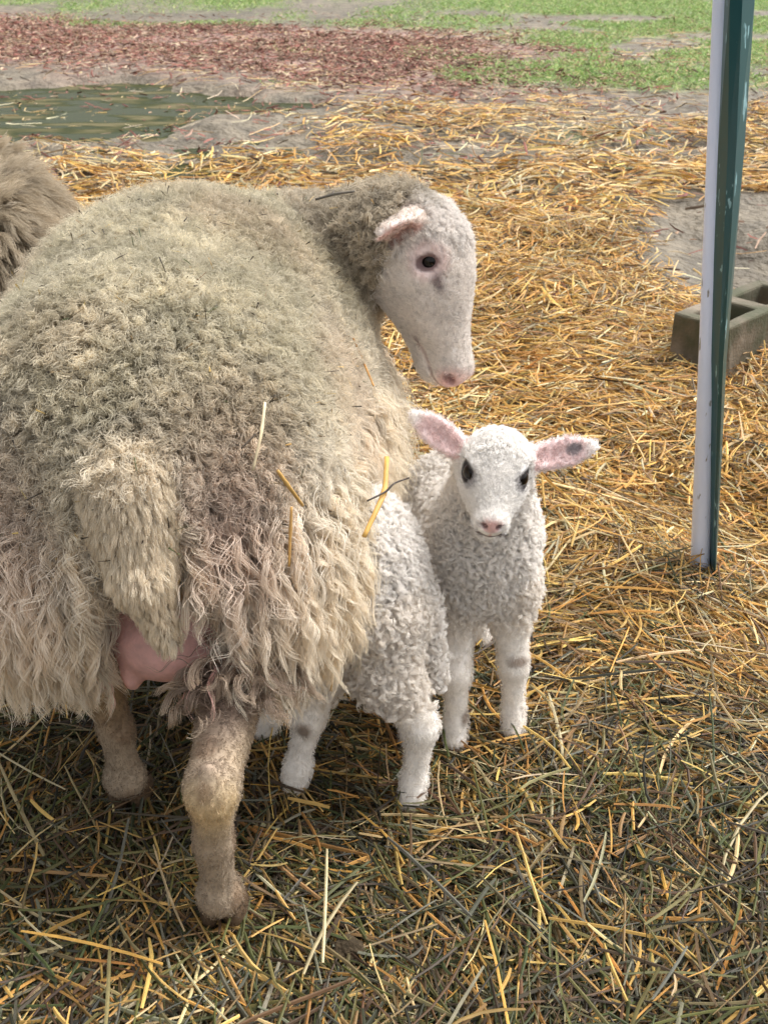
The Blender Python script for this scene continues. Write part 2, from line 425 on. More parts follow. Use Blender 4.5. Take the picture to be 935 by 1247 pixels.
def straw_colors(x, y, n):
    gold = pick(n, [(218, 180, 102), (204, 156, 80), (180, 130, 66), (224, 198, 142), (150, 118, 78), (196, 184, 146), (122, 98, 66)], [5, 5, 4, 3, 3, 2, 2]) * 1.0
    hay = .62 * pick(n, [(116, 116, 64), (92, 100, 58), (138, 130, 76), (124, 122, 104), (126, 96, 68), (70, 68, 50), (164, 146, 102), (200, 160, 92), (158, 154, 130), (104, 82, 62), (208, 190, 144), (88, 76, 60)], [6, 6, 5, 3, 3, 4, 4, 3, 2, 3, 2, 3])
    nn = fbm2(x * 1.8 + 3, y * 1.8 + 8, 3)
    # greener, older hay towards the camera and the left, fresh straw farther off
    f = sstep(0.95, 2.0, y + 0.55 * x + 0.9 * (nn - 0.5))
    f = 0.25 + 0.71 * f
    m = rng.random(n) < f
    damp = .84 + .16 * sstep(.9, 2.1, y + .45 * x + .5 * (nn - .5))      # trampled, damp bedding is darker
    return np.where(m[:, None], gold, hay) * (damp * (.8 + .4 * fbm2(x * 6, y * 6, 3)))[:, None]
def wedge(n, y0, y1, pw=1.0):
    y = y0 + (y1 - y0) * rng.random(n) ** pw
    hw = 0.36 * (y * 0.875 + 0.485) * 1.12 + 0.10
    return rng.uniform(-1, 1, n) * hw, y
def blocked(x, y):
    """standing places of hooves, post and block: no loose stem passes through them"""
    b = np.zeros(len(x), bool)
    for cx, cy, r in ((-0.177, 0.875, .024), (-0.316, 1.035, .024), (0.037, 1.035, .015), (-0.11, 1.061, .015), (0.0945, 1.15, .015), (0.174, 1.17, .015)):
        b |= np.hypot(x - cx, y - cy) < r * .5
    return b
NS = 0.12 if QUICK else 1.0
def straw_layer(n, y0, y1, lmin, lmax, wmin, wmax, zmax, pw, name, bright=1.0, psd=0.10):
    n = int(n * NS); x, y = wedge(n, y0, y1, pw)
    k = (rng.random(n) < straw_zone(x, y)) & ~blocked(x, y); x, y = x[k], y[k]; n = len(x)
    coh = 6.28 * noise2(x * 2.2 + 3, y * 2.2) + rng.normal(size=n) * .7
    coh = np.where(rng.random(n) < 0.3, rng.random(n) * 6.28, coh)
    L = rng.uniform(lmin, lmax, n) * rng.uniform(0.5, 1, n); W = rng.uniform(wmin, wmax, n)
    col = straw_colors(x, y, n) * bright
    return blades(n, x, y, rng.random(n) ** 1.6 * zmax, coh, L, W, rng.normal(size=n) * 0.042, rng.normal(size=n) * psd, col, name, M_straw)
def merge(name, objs, **kw):
    """join the layers of one kind of ground cover into one mesh object"""
    Vs, Fs, Cs, b = [], [], [], 0
    for o in objs:
        me = o.data; v = np.empty(len(me.vertices) * 3, np.float32); me.vertices.foreach_get('co', v)
        f = np.empty(len(me.loops), np.int32); me.loops.foreach_get('vertex_index', f)
        c = np.empty(len(me.vertices) * 4, np.float32); me.color_attributes['col'].data.foreach_get('color', c)
        Vs.append(v.reshape(-1, 3)); Fs.append(f.reshape(-1, 4) + b); Cs.append(c.reshape(-1, 4)[:, :3]); b += len(me.vertices)
        mt = me.materials[0]; bpy.data.objects.remove(o); bpy.data.meshes.remove(me)
    return tag(mesh_obj(name, np.concatenate(Vs), np.concatenate(Fs), mt, col=np.concatenate(Cs), smooth=False), **kw)
STRAW = [
    straw_layer(105000, 0.35, 2.1, 0.015, 0.09, 0.0012, 0.0040, 0.018, 1.0, 'a', 0.78),
    straw_layer(22000, 0.35, 2.1, 0.03, 0.17, 0.0014, 0.0046, 0.030, 1.0, 'b'),
    straw_layer(1300, 0.45, 2.0, 0.10, 0.28, 0.0022, 0.0046, 0.038, 1.0, 'c', 1.2, 0.06),
    straw_layer(60000, 1.9, 4.0, 0.03, 0.15, 0.0024, 0.0060, 0.045, 0.9, 'd', psd=0.20),
    straw_layer(20000, 3.8, 7.0, 0.06, 0.20, 0.005, 0.010, 0.035, 0.9, 'e', 1.05, 0.14),
]
STRAW_KW = dict(label='tangled golden straw and greenish hay covering the ground under the sheep', cat='straw', kind='stuff')
# thin straw strewn over mud, water and mulch
def tuft(cx, cy, n, rad, name):
    a = rng.random(n) * 6.28; r = rad * rng.random(n) ** .6; x, y = cx + r * np.cos(a), cy + r * np.sin(a)
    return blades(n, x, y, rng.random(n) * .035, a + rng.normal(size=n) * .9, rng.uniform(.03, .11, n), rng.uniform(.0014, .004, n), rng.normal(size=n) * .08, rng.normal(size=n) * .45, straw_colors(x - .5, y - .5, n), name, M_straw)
def strewn(n, y0, y1, name):
    n = int(n * NS); x, y = wedge(n, y0, y1)
    nn = noise2(x * 2.2 + 8, y * 2.2); k = rng.random(n) < nn ** 1.5 * (.12 + .88 * sstep(.7, 1.2, np.hypot((x - 1.45) / .8, (y - 3.65) / .72))) * (.35 + .65 * sstep(.9, 1.3, np.hypot((x + 2.45) / 1.75, (y - 6.45) / 1.05))); x, y = x[k], y[k]; n = len(x)
    col = pick(n, [(222, 194, 140), (200, 168, 112), (170, 140, 96), (226, 210, 176)], [3, 3, 2, 2])
    Z = np.maximum(0.004, -0.046 - ground_h(x, y) + 0.003)
    return blades(n, x, y, Z, rng.random(n) * 6.28, rng.uniform(.06, .25, n), rng.uniform(.004, .008, n), rng.normal(size=n) * .05, rng.normal(size=n) * .03, col, name, M_straw)
STRAW += [outside(60000, .05, .18, .0025, .0065)]
STRAW += [tuft(.53, 1.575, 260, .09, 't'), tuft(.80, 2.40, 160, .10, 't'), tuft(.98, 2.62, 160, .12, 't'), tuft(-.17, .90, 90, .06, 't'), tuft(.03, 1.05, 60, .05, 't'), tuft(-.31, 1.06, 80, .06, 't')]
STRAW += [tuft(float(a), float(b), 90, .13, 't') for a, b in zip(*wedge(36, .6, 4.2)) if not (abs(a + .1) < .35 and b < 1.7)]
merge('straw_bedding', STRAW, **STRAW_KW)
merge('loose_straw', [strewn(6500, 2.8, 6.5, 'a'), strewn(4500, 6.0, 10.5, 'b')], label='pale loose straw strewn thinly over the wet mud and puddle', cat='straw', kind='stuff')
n = int(110000 * NS); x, y = wedge(n, 2.9, 12.0); k = rng.random(n) < .03 * (y < 8.5) * (y > 5) + mulch_zone(x, y) * sstep(1.0, 1.5, np.hypot((x + 2.45) / 1.75, (y - 6.45) / 1.05)) * (.25 + .75 * sstep(.35, .6, fbm2(x * 2, y * 2, 3))) + 0.03; x, y = x[k], y[k]; n = len(x)
tag(blades(n, x, y, rng.random(n) * 0.02, rng.random(n) * 6.28, rng.uniform(.02, .08, n), rng.uniform(.005, .014, n), rng.normal(size=n) * .1, rng.normal(size=n) * .25,
    pick(n, [(156, 104, 92), (126, 86, 76), (172, 140, 120), (96, 76, 64), (202, 178, 150), (134, 114, 94)], [4, 4, 3, 3, 2, 3]), 'wood_mulch', M_chip, seg=2), label='reddish brown wood mulch and leaf litter in a wet band', cat='mulch', kind='stuff')
n = int(150000 * NS); x, y = wedge(n, 6.2, 15.0); k = rng.random(n) < grass_zone(x, y); x, y = x[k], y[k]; n = len(x)
pt = np.clip(np.abs(rng.normal(size=n)) * 0.35 + 0.2, 0, .7)
tag(blades(n, x, y, rng.random(n) * 0.012, rng.random(n) * 6.28, rng.uniform(.02, .055, n), rng.uniform(.004, .009, n), rng.normal(size=n) * .12, pt,
    pick(n, [(150, 178, 100), (128, 160, 86), (178, 194, 124), (110, 138, 76), (196, 188, 140)], [5, 4, 3, 2, 2]), 'grass', M_grass, seg=2), label='short patchy green grass beyond the muddy yard', cat='grass', kind='stuff')

# ------------------------------------------------------------------ sheep
DOWN = np.array([0, 0, -1.0])
def flow_down(Nn, jit=0.2, extra=None):
    g = np.tile(DOWN, (len(Nn), 1)) + (0 if extra is None else extra)
    t = g - (g * Nn).sum(1, keepdims=True) * Nn
    up = sstep(0.75, 0.98, np.abs(Nn[:, 2]))[:, None]
    r = rng.normal(size=Nn.shape); r[:, 2] = 0
    t = t * (1 - up) + r * 0.5 * up
    return norm(norm(t) + rng.normal(size=Nn.shape) * jit)
def head_prims_adult(g='head'):
    E, C = Ell, Cone
    return [E((.052, .002, 0), (.060, .058, .053), g=g, k=.025),
            E((.085, -.004, 0), (.062, .052, .046), g=g, k=.03),
            C((.085, .010, 0), (.200, .008, 0), .040, .0225, g=g, k=.03),
            C((.085, .004, .040), (.150, .004, .026), .012, .008, g=g, k=.012), C((.085, .004, -.040), (.150, .004, -.026), .012, .008, g=g, k=.012),
            C((.06, -.026, 0), (.190, -.019, 0), .030, .015, g=g, k=.02),
            E((.203, .004, 0), (.019, .021, .023), g='nose', k=.018),
            E((.193, -.020, 0), (.019, .012, .017), g='nose', k=.010),
            E((.056, .041, .034), (.022, .010, .012), g=g, k=.010), E((.056, .041, -.034), (.022, .010, .012), g=g, k=.010)]
def head_subs_adult():
    S = []
    for s in (1, -1):
        S += [Ell((.213, .010, s * .019), (.010, .0055, .008), g='', k=.005),
              Cone((.166, -.017, s * .030), (.212, -.010, s * .012), .0022, .0030, g='', k=.004),
              Ell((.066, .0285, s * .054), (.0086, .0138, .014), g='', k=.005)]
    return S
def ear_prims(base, tip, nrm, w, th, g='ear'):
    """leaf-shaped ear with a hollow on the side nrm"""
    base, tip = np.array(base, float), np.array(tip, float); ax = norm(tip - base); nr = norm(np.array(nrm, float) - (np.array(nrm) @ ax) * ax); sd_ = np.cross(ax, nr)
    L = np.linalg.norm(tip - base); Rm = np.stack([ax, sd_, nr])
    c = (base + tip) / 2
    add = [Ell(c, (L * .54, w, th), Rm, g, .006), Cone(c + ax * L * .1, tip + ax * L * .05, w * .30, th * .35, g, .012), Cone(base - ax * L * .12, base + ax * L * .22, w * .62, w * .5, g, .012)]
    sub = [Ell(c + nr * th * 1.25 + ax * L * .03, (L * .46, w * .74, th * 1.15), Rm, '', .003)]
    return add, sub
def leg_prims(pts, rad, g, k=.02):
    return [Cone(pts[i], pts[i + 1], rad[i], rad[i + 1], g, k) for i in range(len(pts) - 1)]
def hoof_prims(p, sz, fwd):
    """two toes at point p on the ground (z of the sole)"""
    p = np.array(p, float); f = norm(np.array([fwd[0], fwd[1], 0.])); l = np.array([-f[1], f[0], 0]); out = []
    Rm = np.stack([norm(f + np.array([0, 0, -.35])), l, norm(np.cross(f + np.array([0, 0, -.35]), l))])
    for s in (1, -1):
        out.append(Ell(p + f * sz * .25 + l * s * sz * .42 + np.array([0, 0, sz * .62]), (sz * 1.1, sz * .46, sz * .72), Rm, 'hoof', sz * .16))
    return out
def assemble(name, loc, prims, subs, h, colfn, parent_label):
    V, F = build_sdf(prims, subs, h)
    lab = labels(V, prims); Nn = vert_normals(V, F)
    root = empty(name, loc); tag(root, *parent_label)
    col = colfn(V, lab, Nn)
    body = mesh_obj('body', V, F, M_skin, root, col=col, origin=loc)
    return root, V, F, Nn, lab, col
def eyeball(root, loc, c, r, out, name='eye'):
    """slightly bulging wet eye"""
    u = np.linspace(0, np.pi, 13); v = np.linspace(0, 2 * np.pi, 21)[:-1]
    P = np.array([[math.sin(a) * math.cos(b), math.sin(a) * math.sin(b), math.cos(a)] for a in u for b in v]) * r + c
    F = np.array([[i * 20 + j, (i + 1) * 20 + j, (i + 1) * 20 + (j + 1) % 20, i * 20 + (j + 1) % 20] for i in range(12) for j in range(20)])
    return mesh_obj(name, P, F, M_eye, root, origin=loc)
def wool_set(name, root, loc, V, F, Nn, base_col, w, n_clump, n_str, Lf, bendf, curlRf, curlFf, seg, rad, tight, frizz, mat=None,
             jit=0.25, extra=None, tip=1.25, rootk=0.62, cvar=0.16, flow=None, tipcol=None, dens=1.0):
    """functions Lf, bendf ... take the clump centres (n,3) and normals and return per-clump values"""
    if QUICK: return None
    n_clump = int(n_clump * dens); n_str = int(n_str * dens)
    C, CN, ci = scatter(V, F, Nn, w, n_clump); P, PN, pi = scatter(V, F, Nn, w, n_str)
    cid = nearest(C, P)
    ok = np.linalg.norm(P - C[cid], axis=1) < 0.03
    P, PN, pi, cid = P[ok], PN[ok], pi[ok], cid[ok]
    m = len(C)
    g = lambda f: f(C, CN) if callable(f) else np.full(m, float(f))
    fl = flow_down(CN, jit, extra) if flow is None else norm(flow(C, CN) + rng.normal(size=CN.shape) * jit)
    L = g(Lf) * rng.uniform(0.75, 1.2, m)
    pts = strands(P, PN, C, CN, cid, L, g(bendf), fl, g(curlRf) * rng.uniform(.6, 1.25, m), g(curlFf) * rng.uniform(.8, 1.25, m), seg, tight, frizz, wob=1)
    s = np.linspace(0, 1, seg)
    r = rad * rng.uniform(0.7, 1.2, (len(P), 1)) * (1.05 - 0.75 * s[None] ** 2)
    b = base_col[pi] * (1 + rng.normal(size=(m, 1))[cid] * cvar) * rng.uniform(0.88, 1.1, (len(P), 1))
    b = np.clip(b, 0.005, 1.2)
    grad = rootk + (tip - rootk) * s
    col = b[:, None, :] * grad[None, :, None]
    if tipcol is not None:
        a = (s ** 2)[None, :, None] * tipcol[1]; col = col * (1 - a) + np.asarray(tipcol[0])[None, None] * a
    return make_curves(name, pts, r, np.maximum(col, 0.004), mat or M_wool, root, loc)

def make_ewe(name, loc, heading, scale, hoofs, head, colour, info, h=0.0045, dens=1.0, style='main'):
    """loc: ground under the rump; heading: angle of the body's forward direction; head: None or dict(poll, n, d) in world space"""
    f = np.array([math.cos(heading), math.sin(heading), 0]); l = np.array([-f[1], f[0], 0]); u = np.array([0, 0, 1.])
    M = np.stack([f, l, u], 1); t = np.array(loc, float)
    B = []
    B += [Ell((.17, 0, .470), (.200, .200, .190), g='body', k=.05), Ell((.42, 0, .435), (.36, .238, .232), g='body', k=.05),
          Ell((.68, 0, .41), (.17, .165, .180), g='body', k=.05),
          Ell((.12, .10, .37), (.115, .088, .15), g='body', k=.06), Ell((.12, -.10, .37), (.115, .088, .15), g='body', k=.06),
          Cone((.06, -.012, .57), (-.018, -.014, .51), .034, .030, 'tail', .05),
          Cone((-.020, -.014, .51), (-.050, -.022, .43), .029, .0225, 'tail', .04),
          Cone((-.050, -.022, .43), (-.050, -.042, .352), .021, .007, 'tail', .015),
          Ell((.045, -.024, .308), (.070, .068, .056), g='udder', k=.02),
          Ell((.010, .016, .272), (.015, .012, .024), g='udder', k=.012), Ell((.010, -.064, .272), (.015, .012, .024), g='udder', k=.012)]
    for key, side in (('hr', -1), ('hl', 1)):
        hu, hv = hoofs[key]
        B += leg_prims([(.14, side * .105, .40), (.10 + hu * .2, side * .108, .31), (hu - .028, hv + side * .006, .225), (hu - .016, hv, .14), (hu - .010, hv, .060), (hu + .004, hv, .040)],
                       [.078, .042, .0235, .0168, .0178, .0165], 'leg', .018)
        B += [Ell((hu - .038, hv + side * .006, .240), (.010, .011, .028), g='leg', k=.016), Ell((hu - .014, hv, .058), (.018, .021, .020), g='leg', k=.014)]
        B += hoof_prims((hu + .002, hv, .000), .031, (1, 0))
    for key, side in (('fr', -1), ('fl', 1)):
        hu, hv = hoofs[key]
        B += leg_prims([(.66, side * .11, .38), (.64, side * .105, .29), (hu + .005, hv, .19), (hu, hv, .06), (hu + .01, hv, .03)], [.07, .042, .025, .0175, .020], 'leg', .018)
        B += hoof_prims((hu + .01, hv, -.002), .028, (1, 0))
    prims = [b.tf(M, t, scale) for b in B]; subs = []
    if head is None:                                   # grazing-height head straight ahead
        head = dict(poll=t + scale * (M @ np.array([.98, 0, .60])), n=norm(f * .8 - u * .6), d=norm(f * .5 + u * .8))
    n = norm(head['n']); d = norm(head['d'] - (head['d'] @ n) * n); s = np.cross(n, d); H = np.stack([n, d, s], 1); hp = np.array(head['poll'], float)
    sh = t + scale * (M @ np.array([.70, 0, .425]))
    mid = (sh + hp) / 2 + head.get('mid', np.zeros(3))
    prims += [Cone(sh, mid, .125 * scale, .095 * scale, 'neck', .05), Cone(mid, hp + H @ np.array([.03, -.035, 0]) * scale, .092 * scale, .060 * scale, 'neck', .05)]
    hs = scale * head.get('scale', 1.0)
    prims += [p.tf(H, hp, hs) for p in head_prims_adult()]; subs += [p.tf(H, hp, hs) for p in head_subs_adult()]
    for sg in (1, -1):
        a, b = ear_prims((.016, .018, sg * .044), (.020, .002, sg * .096), (.62, .0, sg * .75), .0205, .0066)
        prims += [p.tf(H, hp, hs) for p in a]; subs += [p.tf(H, hp, hs) for p in b]
    tol = lambda P: ((P - t) @ M) / scale
    toh = lambda P: ((P - hp) @ H) / hs
    def colfn(V, lab, Nn):
        q = tol(V); hq = toh(V); w = q[:, 2:3]
        nz = noise3(V * 14)[:, None]; n2 = noise3(V * 45 + 9)[:, None]
        if style == 'main':
            back = srgb(202, 193, 170)[None] * (0.82 + .36 * nz); low = srgb(234, 225, 208)[None] * (0.84 + .3 * nz)
            flank = srgb(188, 178, 154)[None]
            c = back * sstep(.44, .60, w + .10 * (nz - .5)) + low * (1 - sstep(.44, .60, w + .10 * (nz - .5)))
            rt = sstep(.5, .72, noise3(V * 6 + 2)[:, None]); c = c * (1 - .3 * rt) + srgb(186, 160, 134)[None] * .3 * rt
            green = sstep(.45, .7, n2) * sstep(.5, .62, w); c = c * (1 - .25 * green) + srgb(126, 120, 86)[None] * .25 * green
            pk = np.exp(-(((q[:, 0:1] + .0) / .12) ** 2 + ((np.abs(q[:, 1:2]) - .10) / .05) ** 2 + ((w - .47) / .08) ** 2)); c = c * (1 - .35 * pk) + srgb(178, 138, 128)[None] * .35 * pk
            tail = srgb(240, 228, 206)[None] * np.ones((len(V), 1)); neck = srgb(186, 174, 154)[None] * (.75 + .5 * n2)
        else:
            c = srgb(164, 150, 128)[None] * (.8 + .4 * nz) * np.ones((len(V), 1)); tail = c; neck = c
        c = np.where((lab == 'neck')[:, None], neck, c); tb = sstep(.60, .50, w + .06 * (nz - .5)); c = np.where((lab == 'tail')[:, None], tail * tb + c * (1 - tb), c)
        lg = srgb(170, 152, 130)[None] * (.75 + .5 * nz); cream = np.exp(-((w - .21) / .035) ** 2) * sstep(0, -.6, (Nn @ f)[:, None])
        lg = lg * (1 - .7 * cream) + srgb(232, 204, 156)[None] * .7 * cream
        dt = sstep(.50, .68, noise3(V * np.array([34, 34, 20]) + 3)[:, None]); lg = lg * (1 - .55 * dt) + srgb(128, 100, 74)[None] * .55 * dt
        dz = sstep(.07, .02, w); lg = lg * (1 - .5 * dz) + srgb(112, 88, 64)[None] * .5 * dz
        for hu, hv in hoofs.values():
            cl = np.exp(-((q[:, 1:2] - hv) / .0035) ** 2) * sstep(.058, .040, w) * (np.abs(q[:, 0:1] - hu) < .06); lg = lg * (1 - .85 * cl) + srgb(44, 34, 26)[None] * .85 * cl
        up = sstep(.24, .29, w); lg = lg * (1 - up) + srgb(140, 120, 106)[None] * up
        c = np.where((lab == 'leg')[:, None], lg, c)
        c = np.where((lab == 'hoof')[:, None], srgb(88, 70, 52)[None] * (.7 + .6 * n2), c)
        c = np.where((lab == 'udder')[:, None], srgb(226, 178, 170)[None] * (.80 + .2 * nz + .25 * n2), c)
        face = srgb(246, 240, 234)[None] * (.92 + .12 * n2)
        ed = np.linalg.norm(hq - np.array([.066, .028, 0]) - np.sign(hq[:, 2:3]) * np.array([0, 0, .044]), axis=1)[:, None]
        face = face * (1 - .5 * sstep(.030, .014, ed)) + srgb(216, 176, 172)[None] * .5 * sstep(.030, .014, ed)
        de = np.linalg.norm((hq - np.array([.066, .028, 0]) - np.sign(hq[:, 2:3]) * np.array([0, 0, .046])) * np.array([1.5, 1, 1]), axis=1)[:, None]; face = face * (1 - .85 * sstep(.0175, .0140, de)) + srgb(96, 66, 66)[None] * .85 * sstep(.0175, .0140, de)
        tear = np.exp(-((hq[:, 0:1] - .092) / .012) ** 2 - ((hq[:, 1:2] - .034) / .0045) ** 2); face = face * (1 - .75 * tear) + srgb(120, 88, 92)[None] * .75 * tear
        nosec = srgb(222, 170, 164)[None]; nd = np.linalg.norm((hq - np.array([.213, .008, 0])) * np.array([1, 1, .6]), axis=1)[:, None]
        face = face * (1 - .85 * sstep(.026, .010, nd)) + nosec * .85 * sstep(.026, .010, nd)
        no2 = np.linalg.norm(np.stack([hq[:, 0] - .213, hq[:, 1] - .010, np.abs(hq[:, 2]) - .019], 1) / np.array([.013, .0065, .010]), axis=1)[:, None]
        face = face * (1 - .75 * sstep(1.1, .6, no2)) + srgb(84, 44, 44)[None] * .75 * sstep(1.1, .6, no2)
        md = (np.abs(hq[:, 1:2] + .018 - (hq[:, 0:1] - .15) * .14) / .0035); mo = sstep(1.2, .4, md) * sstep(.148, .155, hq[:, 0:1]); face = face * (1 - .6 * mo) + srgb(130, 90, 88)[None] * .6 * mo
        c = np.where(((lab == 'head') | (lab == 'nose'))[:, None], face, c)
        inner = sstep(.45, .85, (Nn @ H[:, 0] * .62 + Nn @ H[:, 1] * .15 + np.abs(Nn @ H[:, 2]) * .75)[:, None]) * sstep(.03, .045, np.abs(hq[:, 2:3]))
        bl = .8 * sstep(.050, -.005, hq[:, 0:1] + .045 * (n2 - .5) + .9 * np.maximum(hq[:, 1:2] - .005, 0)) * ((lab == 'head'))[:, None]; c = c * (1 - bl) + neck * bl
        c = np.where((lab == 'ear')[:, None], srgb(226, 214, 204)[None] * (1 - inner) + srgb(208, 172, 160)[None] * inner, c)
        return c
    root, V, F, Nn, lab, col = assemble(name, loc, prims, subs, h, colfn, info)
    for sg in (1, -1):
        eyeball(root, loc, hp + H @ (np.array([.066, .028, sg * .0348]) * hs), .0125 * hs, H @ np.array([0, 0, sg]))
    q = tol(V); hq = toh(V); w = q[:, 2]
    hem = sstep(.265, .31, w)
    face_cam = 0.35 + 0.65 * sstep(-.3, .2, (norm(CAM - V) * Nn).sum(1))
    isb = ((lab == 'body') | (lab == 'neck')).astype(float)
    legup = (lab == 'leg') * sstep(.27, .32, w)
    lowf = sstep(.49, .38, w + .05 * (noise3(V * 9) - .5)) * (lab != 'neck')
    # keep the parting under the tail bare
    part = sstep(.045, .085, np.abs(q[:, 1] + .028)) + sstep(.10, .16, q[:, 0]) + sstep(.40, .46, w); part = np.clip(part, 0, 1) * hem
    LC = lambda P: tol(P)[:, 2]
    if style == 'main':
        wl = (isb * lowf * part + .7 * legup) * face_cam
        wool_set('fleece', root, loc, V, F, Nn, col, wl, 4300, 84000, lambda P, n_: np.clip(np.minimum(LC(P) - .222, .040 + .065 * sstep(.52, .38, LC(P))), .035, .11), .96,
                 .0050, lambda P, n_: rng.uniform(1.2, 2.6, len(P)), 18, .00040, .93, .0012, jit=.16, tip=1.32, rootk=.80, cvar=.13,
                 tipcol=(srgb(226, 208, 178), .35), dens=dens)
        isb = isb + (lab == 'tail') * sstep(.51, .57, w)
        ws = isb * (1 - lowf * .6) * face_cam * (.15 + .85 * hem) * np.clip(part + .3, 0, 1)
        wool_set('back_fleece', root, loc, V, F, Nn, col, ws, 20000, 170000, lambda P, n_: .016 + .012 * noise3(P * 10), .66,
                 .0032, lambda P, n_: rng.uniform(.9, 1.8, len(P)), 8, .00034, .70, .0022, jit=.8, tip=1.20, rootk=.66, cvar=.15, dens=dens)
        wool_set('tail_wool', root, loc, V, F, Nn, col, (lab == 'tail') * sstep(.59, .53, w), 700, 18000, .017, .95, .0006, .6, 8, .00028, .35, .0009, jit=.08, tip=1.12, rootk=.82, cvar=.05)
        wool_set('wool_wisps', root, loc, V, F, Nn, col, wl, 1600, 7000, lambda P, n_: np.clip(LC(P) - .215, .03, .085), .85,
                 .0065, lambda P, n_: rng.uniform(1.2, 2.6, len(P)), 18, .00036, .6, .002, jit=.4, tip=1.35, rootk=1.0, cvar=.10)
    else:
        wl = isb * face_cam
        wool_set('fleece', root, loc, V, F, Nn, col, wl, 4200, 70000, .085, .9, .004, lambda P, n_: rng.uniform(.7, 1.6, len(P)), 11, .0005, .7, .003, jit=.16, tip=1.4, rootk=.62, cvar=.12,
                 dens=dens, extra=f * -.2)
    # head: woolly poll, short white hair on face and legs
    hd = (lab == 'head') | (lab == 'nose')
    ed = np.linalg.norm(hq - np.array([.066, .028, 0]) - np.sign(hq[:, 2:3]) * np.array([0, 0, .044]), axis=1)
    poll = hd * sstep(.070, .035, hq[:, 0] + .45 * np.maximum(-hq[:, 1], 0)) * sstep(.03, .045, ed)
    cc = col * .92
    wool_set('head_wool', root, loc, V, F, Nn, cc, poll + .0, 600, 10000, .011, .75, .0016, 1.0, 8, .00026, .55, .0014, jit=.4, tip=1.08, rootk=.85, cvar=.06)
    back = lambda C, n_: norm(np.tile(-n, (len(C), 1)) * .7 - n_ * ((-n) @ n_.T)[:, None] * .7)
    sf = hd * (1 - .8 * poll) * sstep(.0165, .023, ed) * sstep(.012, .022, np.linalg.norm(hq - np.array([.215, .008, 0]), axis=1) * .8) + (lab == 'ear') * .3
    wool_set('face_hair', root, loc, V, F, Nn, col, (sf * sstep(1.0, 2.2, np.abs(hq[:, 1] + .018 - (hq[:, 0] - .15) * .14) / .0035 + 3 * (hq[:, 0] < .165))), 5000, 26000, .0075, .92, .0004, .4, 5, .00026, .4, .0010, mat=M_fur, jit=.2, tip=1.08, rootk=.86, cvar=.09, flow=back)
    lf = ((lab == 'leg') + (lab == 'hoof') * sstep(.020, .035, w)) * 1.0
    wool_set('leg_hair', root, loc, V, F, Nn, col, lf * (.35 + .65 * sstep(.03, .07, w)), 6000, 32000, .0055, .97, .0004, .5, 5, .00022, .35, .0007, mat=M_fur, jit=.2, tip=1.15, rootk=.75, cvar=.10)
    return root, V, F, Nn

H1 = dict(poll=(.030, 1.425, .656), n=np.array([.24, -.20, -.93]), d=np.array([.90, -.36, .25]), mid=np.array([-.01, .02, -.02]), earn=(.95, -.15, 0), scale=1.06)
O1 = (-.255, .95, 0)
ewe, eV, eF, eN = make_ewe('ewe', O1, R(90), 1.0,
    dict(hr=(-.092, -.078), hl=(.088, .061), fr=(.64, -.09), fl=(.68, .09)), H1, None,
    ('big dirty cream ewe seen from behind with pink udder, turning her white face right', 'sheep'))
make_ewe('ewe', (-.765, 1.88, 0), R(100), .78, dict(hr=(.02, -.09), hl=(.05, .09), fr=(.66, -.09), fl=(.68, .09)), None, None,
    ('brownish grey sheep with wavy wool, cut off at the left behind the big ewe', 'sheep'), h=.007, dens=.7, style='grey')

# ------------------------------------------------------------------ lambs
def head_prims_lamb():
    E, C = Ell, Cone
    return [E((.032, .004, 0), (.040, .042, .0385), g='head', k=.02), E((.055, -.002, 0), (.036, .034, .0305), g='head', k=.02),
            C((.055, .006, 0), (.106, .006, 0), .0255, .0155, 'head', .018), C((.05, -.018, 0), (.102, -.010, 0), .022, .0125, 'head', .012),
            E((.110, .007, 0), (.0105, .0125, .0148), g='nose', k=.008), E((.108, -.0125, 0), (.011, .0085, .0125), g='nose', k=.006),
            E((.100, -.002, .0080), (.012, .010, .0078), g='nose', k=.006), E((.100, -.002, -.0080), (.012, .010, .0078), g='nose', k=.006),
            E((.044, .030, .026), (.014, .007, .008), g='head', k=.010), E((.044, .030, -.026), (.014, .007, .008), g='head', k=.010)]
def head_subs_lamb():
    S = []
    for s in (1, -1):
        S += [Ell((.1175, .0125, s * .0075), (.0048, .0026, .0036), g='', k=.002), Cone((.097, -.0075, s * .017), (.1145, -.0045, s * .002), .0012, .0014, g='', k=.0015),
              Ell((.0545, .0200, s * .0370), (.0115, .0088, .0110), g='', k=.003)]
    return S
